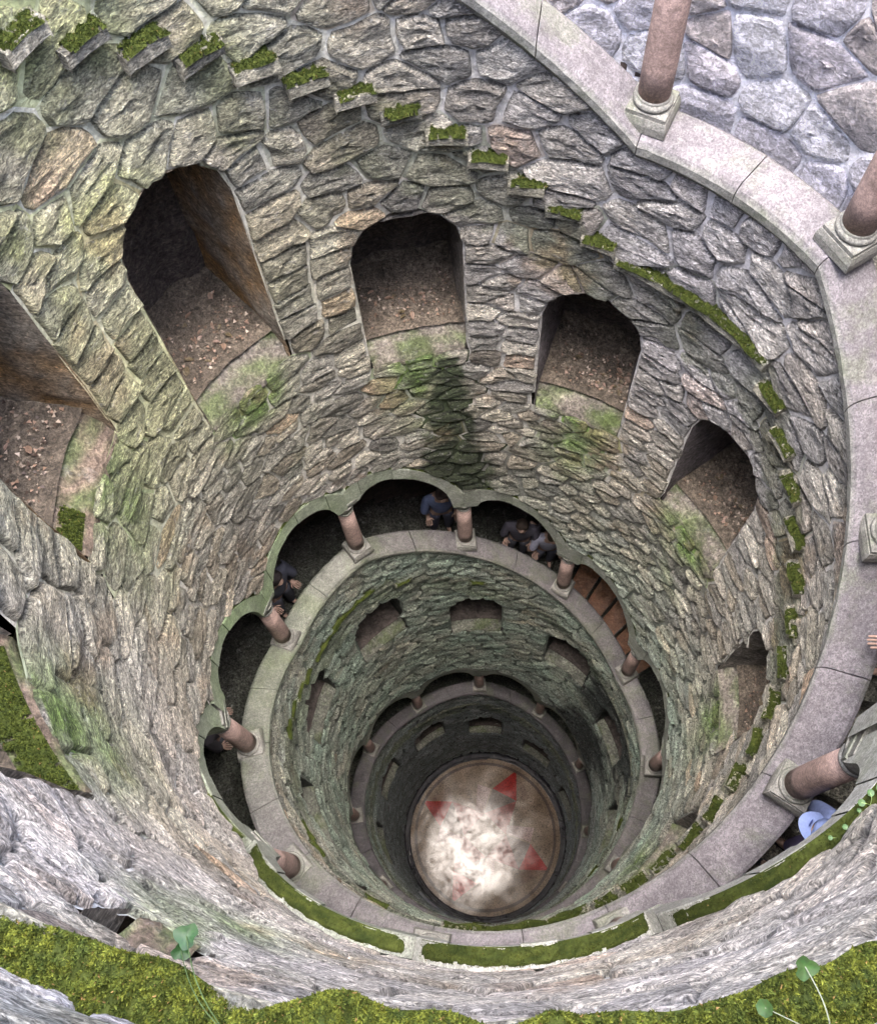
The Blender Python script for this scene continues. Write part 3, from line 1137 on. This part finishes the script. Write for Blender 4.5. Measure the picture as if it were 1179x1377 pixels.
PM = {k: part_mesh(k) for k in ('plinth', 'base_ring', 'shaft', 'necking', 'capital', 'abacus', 'impost')}
COL_LAB = {
    -1: 'red granite column of the top gallery just beyond the upper edge of the photo',
    0: 'tall red granite column at the top, standing where the pale coping bends by the dark doorway',
    1: 'red granite column cut by the right edge, in front of the lilac rubble wall',
    2: 'column whose square plinth just shows at the right edge beside a resting hand',
    3: 'leaning red column at lower right with a person in pale blue behind it',
    4: 'hidden column of the top gallery behind the yellow mossy arch at lower right',
    5: 'hidden column of the top gallery under the near wall at the bottom',
    6: 'stubby red column at lower left, half hidden under the mossy near wall',
    7: 'red column left of the shaft above bare grey flagstones, its arch streaked green',
    8: 'red column left of the shaft, between the two greenest arches',
    9: 'slim column left of the highest middle arch, on the bend of the coping',
    10: 'slim square-capped column directly below the dark triangular stain',
    11: 'column of the middle arcade just left of the shining wet orange steps',
    12: 'column of the middle arcade just right of the shining wet orange steps',
    13: 'column at the right end of the middle arcade on wet grey coping'}
for k in range(-1, 28):
    a = 64 - 33 * k
    ti = idx_of(k)
    base = M(1.05 if ti == 0 else 1.04, a, cop(a) + .054)
    if k in COL_LAB:
        lab, grp = COL_LAB[k], 'columns of the spiral arcade'
    else:
        lab, grp = 'small dark column of the lowest arcade deep in the shaft', 'columns of the lowest arcade'
    t = empty('column', base, lab, 'column', grp)
    t.rotation_euler = (0, 0, R_(a))
    for pn in PM:
        o = bpy.data.objects.new(pn, PM[pn]); o.parent = t; COL.objects.link(o)
        # undo the rotation of the lean: leans are set in world axes
    # lean is in world axes, so turn the meshes back for it
# shear in world axes for rotated columns
for o in list(COL.objects):
    if o.name.split('.')[0] == 'column' and o.type == 'EMPTY':
        a = o.rotation_euler.z
        lx = KX * math.cos(a) + KY * math.sin(a); ly = -KX * math.sin(a) + KY * math.cos(a)
        for c in o.children:
            mt = Matrix.Identity(4)
            mt[0][2] = lx - KX; mt[1][2] = ly - KY
            c.matrix_parent_inverse = mt

# ------------------------------------------------------------ floor of the well
FR = .912
root = empty('paved_floor', M(0, 0, 0), kind='structure')
FT = (R_(0.0), R_(0.0))
TF = .65
def tz(r, t): return -TF * (KX * math.cos(R_(t)) + KY * math.sin(R_(t))) * r
def flat(r, t, z=.02): return M(r, t, z + tz(r, t))
mb = MB()
mb.grid(64, 10, lambda s, t: (flat(FR * t, 360 * s, .02), (.12, .088, .062)), closed=True, flip=True)
mb.obj('marble_bed', M_FLOOR, root)
def tri(name, pts, c, dz):
    m_ = MB()
    for (x, y) in pts: m_.add(flat(math.hypot(x, y), math.degrees(math.atan2(y, x)), dz), c)
    m_.f.append(tuple(range(len(pts))))
    m_.obj(name, M_FLOOR, root)
# eight-pointed star of red and buff triangles with a pale band round it
for q in range(4):
    ca, sa = math.cos(q * PI / 2), math.sin(q * PI / 2)
    rt = lambda P_: [((x * ca - y * sa) * FR, (x * sa + y * ca) * FR) for x, y in P_]
    tri('star_triangle', rt([(.454, .83), (.12, .60), (.437, .43)]), (.17, .012, .01), .0222)
    tri('star_triangle', rt([(.454, .83), (.437, .43), (.62, .46)]), (.11, .075, .055), .0226)
    tri('star_triangle', rt([(.12, .60), (.0, .28), (.437, .43)]), (.075, .055, .045), .0230)
    tri('star_triangle', rt([(.0, .28), (.28, .0), (.437, .43)]), (.12, .03, .025), .0234)
    tri('inlay_stripe', rt([(-.08, .66), (.10, .60), (-.02, .28), (-.12, .30)]), (.16, .11, .10), .0238)
mb = MB()
mb.grid(64, 1, lambda s, t: (flat(.83 + .035 * t, 360 * s, .0245), (.11, .09, .08)), closed=True, flip=True)
mb.c = [(.05, .038, .032)] * len(mb.v)
mb.obj('inlay_band', M_FLOOR, root)
# dark wet gutter rings
prof = [(FR, .0), (FR, .035), (FR + .012, .045), (FR + .03, .045), (FR + .036, .012), (FR + .055, .012), (FR + .06, .08), (FR + .07, .09), (1.01, .09)]
mb = MB()
def fr(s, t):
    i = min(len(prof) - 1, int(t * (len(prof) - 1) + .5))
    return M(prof[i][0] + .003 * noise.noise(Vector((s * 60, i, 0))), 360 * s, prof[i][1] + tz(prof[i][0], 360 * s) + .01)
mb.grid(120, len(prof) - 1, fr, closed=True, flip=True)
mb.obj('wet_kerb_ring', M_WET).__setitem__('kind', 'structure')
mb = MB(); mb.grid(40, 1, lambda s, t: M(.9 + 1.2 * t, 360 * s, -.02), closed=True)
mb.obj('foundation', M_WET).__setitem__('kind', 'structure')


# ------------------------------------------------------------ leaf litter in the niches
def leaf_mesh(rs):
    mb = MB()
    c = rs.choice(((.26, .17, .13), (.2, .13, .09), (.30, .23, .18), (.16, .10, .07), (.12, .09, .05)))
    L = .017 * S * rs.uniform(.4, 1.4); W = L * rs.uniform(.35, .6)
    n = 6
    for i in range(n + 1):
        t = i / n; wd = W * math.sin(PI * min(1, t * .96 + .02)) ** .8 * (1 + rs.uniform(-.15, .15))
        z = .25 * L * math.sin(t * 3) * rs.uniform(.3, 1)
        mb.add(Vector((t * 2 * L - L, -wd, z + .2 * wd)), c); mb.add(Vector((t * 2 * L - L, 0, z)), tuple(x * .7 for x in c)); mb.add(Vector((t * 2 * L - L, wd, z + .25 * wd)), c)
    for i in range(n):
        b = i * 3
        mb.face(b, b + 3, b + 4, b + 1); mb.face(b + 1, b + 4, b + 5, b + 2)
    return mb


rs = random.Random(5)
LM = [leaf_mesh(rs).mesh('leaf', M_LEAF) for _ in range(7)]
NL = {1: (24, 'brown dead leaf lying on the earth floor of the large left arched niche'), 3: (22, 'pinkish dead leaf lying in the arched niche right of the top centre one'),
      2: (14, 'brown dead leaf lying in the flat-lit top centre niche'), 6: (16, 'dead leaf lying in the round-topped niche on the right')}
NI = {138.5: ('brown dead leaf lying on the earth floor of the largest niche at upper left', 30), 102: ('small dead leaf lying in the arched niche at top centre', 12),
      66: ('pinkish dead leaf lying in the arched niche right of top centre', 34), 30: ('dead leaf lying in the round-topped niche at centre right', 26),
      -9: ('dead leaf lying in the half-hidden niche at right with a dark slab above', 20), 175: ('pale dead leaf lying in the orange-lit niche at the left edge', 8)}
for (a, zb, h) in NICHES:
    if a not in NI: continue
    lab, cnt = NI[a]
    for i in range(cnt):
        s = rs.uniform(-.8, .8); r = 1.09 + .22 * rs.random() ** 1.3
        o = bpy.data.objects.new('dead_leaf', rs.choice(LM)); COL.objects.link(o)
        o.location = M(r, a + s * 10.3 / r ** .75, zb + .112 + .01 * rs.random())
        o.rotation_euler = (rs.uniform(-.4, .4), rs.uniform(-.4, .4), rs.uniform(0, 6.28))
        tag(o, lab, 'leaf', 'dead leaves in the niches')
    # crumbs nobody could count
    mb = MB()
    for i in range(420):
        s = rs.uniform(-.95, .95); r = 1.07 + .36 * rs.random(); p = M(r, a + s * 10.3 / r ** .75, zb + .114)
        e = .0035 * S * rs.uniform(.5, 2.2); t = rs.uniform(0, 6.28)
        c = rs.choice(((.25, .16, .11), (.14, .09, .06), (.33, .26, .2), (.06, .04, .03)))
        i0 = mb.add(p + Vector((math.cos(t), math.sin(t), .2)) * e, c); i1 = mb.add(p + Vector((math.cos(t + 2), math.sin(t + 2), .5)) * e, c); i2 = mb.add(p + Vector((math.cos(t + 4), math.sin(t + 4), 1)) * e, c)
        mb.face(i0, i1, i2)
    o = mb.obj('leaf_litter', M_LEAF); tag(o, kind='stuff')

# ------------------------------------------------------------ people half seen inside the galleries
def skin_obj(name, pts, edges, mat, parent, col, lv=2, root=0):
    me = bpy.data.meshes.new(name)
    me.from_pydata([p[0] for p in pts], edges, [])
    o = bpy.data.objects.new(name, me); COL.objects.link(o); o.parent = parent
    sk = o.modifiers.new('skin', 'SKIN'); sk.use_smooth_shade = True
    lay = me.skin_vertices[0].data if me.skin_vertices else None
    if lay:
        for i, p in enumerate(pts):
            r = p[1] if isinstance(p[1], tuple) else (p[1], p[1])
            lay[i].radius = r; lay[i].use_root = (i == root)
    sb = o.modifiers.new('smooth', 'SUBSURF'); sb.levels = lv; sb.render_levels = lv
    m, n, l, b = new_mat(name + '_cloth')
    geo = n.new('ShaderNodeNewGeometry'); nz = nnoise(n, l, geo.outputs['Position'], 25, 5)
    rr = ramp(n, l, nz.outputs[0], [(0.3, tuple(x * .8 for x in col)), (0.7, tuple(min(1, x * 1.15) for x in col))])
    l.new(rr.outputs[0], b.inputs['Base Color']); b.inputs['Roughness'].default_value = .8
    me.materials.append(m)
    return o


def person(r, a, zf, face, label, top, legs, hair, hgt=1.68, bend=0.25, cap=None, hand=None):
    """face: heading in degrees; bend: how far the upper body leans over the parapet"""
    t = empty('person', M(r, a, zf), label, 'person')
    t.rotation_euler = (0, 0, R_(face))
    k = hgt / 1.7
    V = lambda x, y, z: Vector((x, y, z)) * k
    sh = bend * .45
    skin = (.24, .155, .12)
    hd = sh + .10
    # body: pelvis, chest, neck, head, arms with hands, legs
    hx = .34 + sh if hand is None else hand[0]
    hz = 1.02 if hand is None else hand[1]
    P = [(V(0, 0, .93), .12), (V(sh * .5, 0, 1.2), .11), (V(sh, 0, 1.40), .11), (V(sh + .03, 0, 1.5), .055), (V(hd - .01, 0, 1.57), (.075, .07)), (V(hd, 0, 1.66), (.085, .075)), (V(hd - .005, 0, 1.715), (.05, .05)),
         (V(hd + .085, 0, 1.62), .018)]
    E = [(0, 1), (1, 2), (2, 3), (3, 4), (4, 5), (5, 6), (5, 7)]
    for sy in (-1, 1):
        b = len(P)
        P += [(V(sh, .19 * sy, 1.4), .055), (V(sh + .08, .25 * sy, 1.15), .042), (V(hx - .06, .2 * sy, hz + .03), .03), (V(hx, .2 * sy, hz + .01), (.02, .038))]
        E += [(2, b), (b, b + 1), (b + 1, b + 2), (b + 2, b + 3)]
        for f in range(4):
            c = len(P); oy = (.2 + (f - 1.5) * .024) * sy; L = (.075, .085, .082, .065)[f]
            P += [(V(hx + .03, oy, hz + .012), .0095), (V(hx + .03 + L * .55, oy, hz + .01), .0088), (V(hx + .03 + L, oy, hz - .008), .0075)]
            E += [(b + 3, c), (c, c + 1), (c + 1, c + 2)]
        c = len(P)
        P += [(V(hx, (.2 - .045) * sy, hz + .005), .0105), (V(hx + .035, (.2 - .075) * sy, hz - .002), .009)]
        E += [(b + 3, c), (c, c + 1)]
        b = len(P)
        P += [(V(0, .1 * sy, .86), .085), (V(.02, .11 * sy, .48), .058), (V(-.02, .11 * sy, .09), .04), (V(.12, .12 * sy, .035), .03)]
        E += [(0, b), (b, b + 1), (b + 1, b + 2), (b + 2, b + 3)]
    skin_obj('body', P, E, None, t, skin, 1)
    J = [(V(-.01, 0, .86), (.17, .14)), (V(sh * .5 - .01, 0, 1.15), (.155, .13)), (V(sh - .01, 0, 1.38), (.15, .12)), (V(sh + .01, 0, 1.48), .07)]
    EJ = [(0, 1), (1, 2), (2, 3)]
    for sy in (-1, 1):
        b = len(J)
        J += [(V(sh, .2 * sy, 1.4), .075), (V(sh + .08, .255 * sy, 1.15), .06), (V(hx - .09, .205 * sy, hz + .04), .045)]
        EJ += [(2, b), (b, b + 1), (b + 1, b + 2)]
    skin_obj('jacket', J, EJ, None, t, top, 2)
    for sy in (-1, 1):
        skin_obj('trouser_leg', [(V(0, .09 * sy, .9), .12), (V(.02, .11 * sy, .48), .078), (V(-.02, .11 * sy, .1), .062)], [(0, 1), (1, 2)], None, t, legs, 2)
        skin_obj('shoe', [(V(-.06, .11 * sy, .045), .045), (V(.05, .115 * sy, .04), .042), (V(.15, .12 * sy, .032), .032)], [(0, 1), (1, 2)], None, t, (.02, .02, .025), 2)
    mb = MB()
    cz, cx = 1.665 * k, (hd - .015) * k
    def fh(s, tt):
        th = tt * PI * .62; ph = s * TAU
        rr = (.108 if not cap else .114) * k
        cutf = 1 - .35 * max(0, math.cos(ph)) * (tt > .6)
        return Vector((cx + rr * 1.05 * math.sin(th) * math.cos(ph) * cutf, rr * .9 * math.sin(th) * math.sin(ph), cz + rr * math.cos(th) * 1.02)), (cap or hair)
    mb.grid(20, 8, fh, closed=True, flip=True)
    me = mb.mesh('hair', M_CLOTH, smooth=True)
    o = bpy.data.objects.new('cap' if cap else 'hair', me); o.parent = t; COL.objects.link(o)
    if cap:
        mb = MB()
        mb.grid(10, 3, lambda s, tt: (Vector((cx + (.09 + .09 * tt) * k * math.cos((s - .5) * 2.2), (.10 + .02 * tt) * k * math.sin((s - .5) * 2.2), cz + (.01 - .02 * tt) * k)), cap))
        o2 = bpy.data.objects.new('cap_peak', mb.mesh('cap_peak', M_CLOTH, smooth=True)); o2.parent = o; COL.objects.link(o2)
        mb = MB()
        for q in range(10):
            an = TAU * q / 10
            mb.add(Vector((cx + .118 * k, .028 * k * math.cos(an), cz + .045 * k + .02 * k * math.sin(an))), (.06, .08, .25))
        mb.f.append(tuple(range(10)))
        o3 = bpy.data.objects.new('cap_badge', mb.mesh('cap_badge', M_CLOTH)); o3.parent = o; COL.objects.link(o3)
    return t


def walk(a): return cop(a) - .40
person(1.215, -38.6, walk(-42) + .03, 141 + 2, 'person in a pale blue top and pale blue cap leaning behind the lower right column', (.22, .27, .48), (.16, .13, .26), (.05, .03, .02), 1.6, .45, hand=(.12, .95), cap=(.20, .25, .44))
person(1.27, -9, walk(-12), 171, 'person mostly outside the right edge resting fingers on the pale coping', (.5, .12, .12), (.05, .05, .06), (.03, .02, .02), 1.7, .15, hand=(.50, 1.16))
person(1.27, -360 + 71, walk(-360 + 69), 251 + 20, 'person in a bluish white top under the middle arch left of the orange steps', (.26, .26, .33), (.06, .06, .08), (.04, .03, .02), 1.68, .1, hand=(.1, .84))
person(1.25, -360 + 79, walk(-360 + 77), 259, 'person in dark clothes behind the middle coping beside the one in white', (.05, .045, .06), (.04, .04, .05), (.03, .02, .015), 1.6, .05, hand=(.1, .84))
person(1.26, -360 + 148, walk(-360 + 146), 328, 'person in dark navy clothes behind the coping left of the highest arch', (.03, .032, .05), (.03, .03, .04), (.02, .015, .015), 1.7, .1, hand=(.1, .84))
person(1.27, -360 + 184, walk(-360 + 182), 4, 'person in black with a pale collar under the left green arch', (.04, .035, .04), (.03, .03, .035), (.12, .09, .07), 1.62, .1, hand=(.1, .84))
person(1.3, -360 + 100, walk(-360 + 98), 280, 'person in pale blue standing at the right of the highest arch opening', (.07, .09, .17), (.03, .03, .05), (.03, .02, .02), 1.7, .02, hand=(.1, .84))


# ------------------------------------------------------------ small plants
def plant(p, nrm, label, leaves, name='small_plant', col=(.10, .30, .05), group=None, stemcol=(.25, .35, .12)):
    """leaves: list of (offset vector, radius, stem bend)"""
    t = empty(name, p, label, 'plant', group)
    for (off, rad, tilt) in leaves:
        mb = MB()
        up = (Vector(nrm) * .5 + Vector((0, 0, 1)) + Vector(tilt)).normalized()
        q = up.to_track_quat('Z', 'Y')
        nseg = 21
        c0 = mb.add(Vector(off) - up * rad * .18, tuple(x * 1.3 for x in col))
        for rr, dz in ((.55, -.05), (1.0, .06)):
            for i in range(nseg):
                an = TAU * i / nseg
                w_ = (.62 + .38 * abs(math.cos(an * 1.5)) if rad > .018 else 1) + .05 * math.cos(an * 7)
                v = Vector((math.cos(an) * rad * rr * w_, math.sin(an) * rad * rr * w_, dz * rad))
                mb.add(Vector(off) + q @ v, tuple(x * random.uniform(.85, 1.15) for x in col))
        b = 1
        for i in range(nseg):
            mb.face(0, b + i, b + (i + 1) % nseg)
            mb.face(b + i, b + nseg + i, b + nseg + (i + 1) % nseg, b + (i + 1) % nseg)
        o = bpy.data.objects.new('leaf', mb.mesh('leaf', M_LEAF, smooth=True)); o.parent = t; COL.objects.link(o)
        if Vector(off).length > .02:
            mb = MB(); n = 7; rs_ = rad * .03 + .0005
            prev = None
            for i in range(n + 1):
                s = i / n
                c = Vector(off) * s + Vector((0, 0, math.sin(s * PI) * .25 * Vector(off).length)) - up * rad * .18 * s
                ids = [mb.add(c + Vector((math.cos(TAU * j / 5), math.sin(TAU * j / 5), .3 * math.sin(TAU * j / 5 + 1))) * rs_, stemcol) for j in range(5)]
                if prev:
                    for j in range(5): mb.face(prev[j], prev[(j + 1) % 5], ids[(j + 1) % 5], ids[j])
                prev = ids
            o = bpy.data.objects.new('stem', mb.mesh('stem', M_LEAF)); o.parent = t; COL.objects.link(o)
    return t


PADS = [(1100, -46.2, 9.86), (0, -44.4, 9.88), (0, -43.0, 9.88), (0, -41.5, 9.89), (0, -47.6, 9.85), (0, -49.2, 9.84), (0, -50.6, 9.83), (0, -51.8, 9.81), (0, -45.4, 9.86), (0, -40.4, 9.9)]
for i, (_, a, z) in enumerate(PADS):
    zt = arch_fn(a, .10) + .012
    lv = [(Vector((random.uniform(-.05, .05), random.uniform(-.05, .05), .025 + random.random() * .015)), .012 * random.uniform(.75, 1.5), (0, 0, 0)) for _ in range(random.choice((1, 2, 3)))]
    plant(M(1.018 + random.uniform(-.008, .012), a, zt), (0, 0, 1), 'tiny round-leaved pale green plant growing on the mossy arch at lower right', lv, col=(.06, .11, .045), group='round-leaved plants on the mossy arch')
plant(M(1.03, -101.9, 10.93), (0, 0, 1), 'bright green lobed leaf on a long stem hanging before the pale wall at lower left',
      [(Vector((-.115, .155, -.10)), .026, (.1, .3, 0)), (Vector((-.13, .125, -.13)), .02, (.5, -.1, 0))], col=(.008, .032, .006), stemcol=(.05, .08, .03))
plant(M(1.04, -77.3, 10.94), (0, 0, 1), 'pale green oval leaf on white stems rising from the moss at lower right',
      [(Vector((-.02, .11, -.02)), .024, (0, -.5, 0)), (Vector((-.11, .05, .0)), .015, (-1.2, 0, 0))], col=(.03, .062, .017), stemcol=(.16, .17, .12))
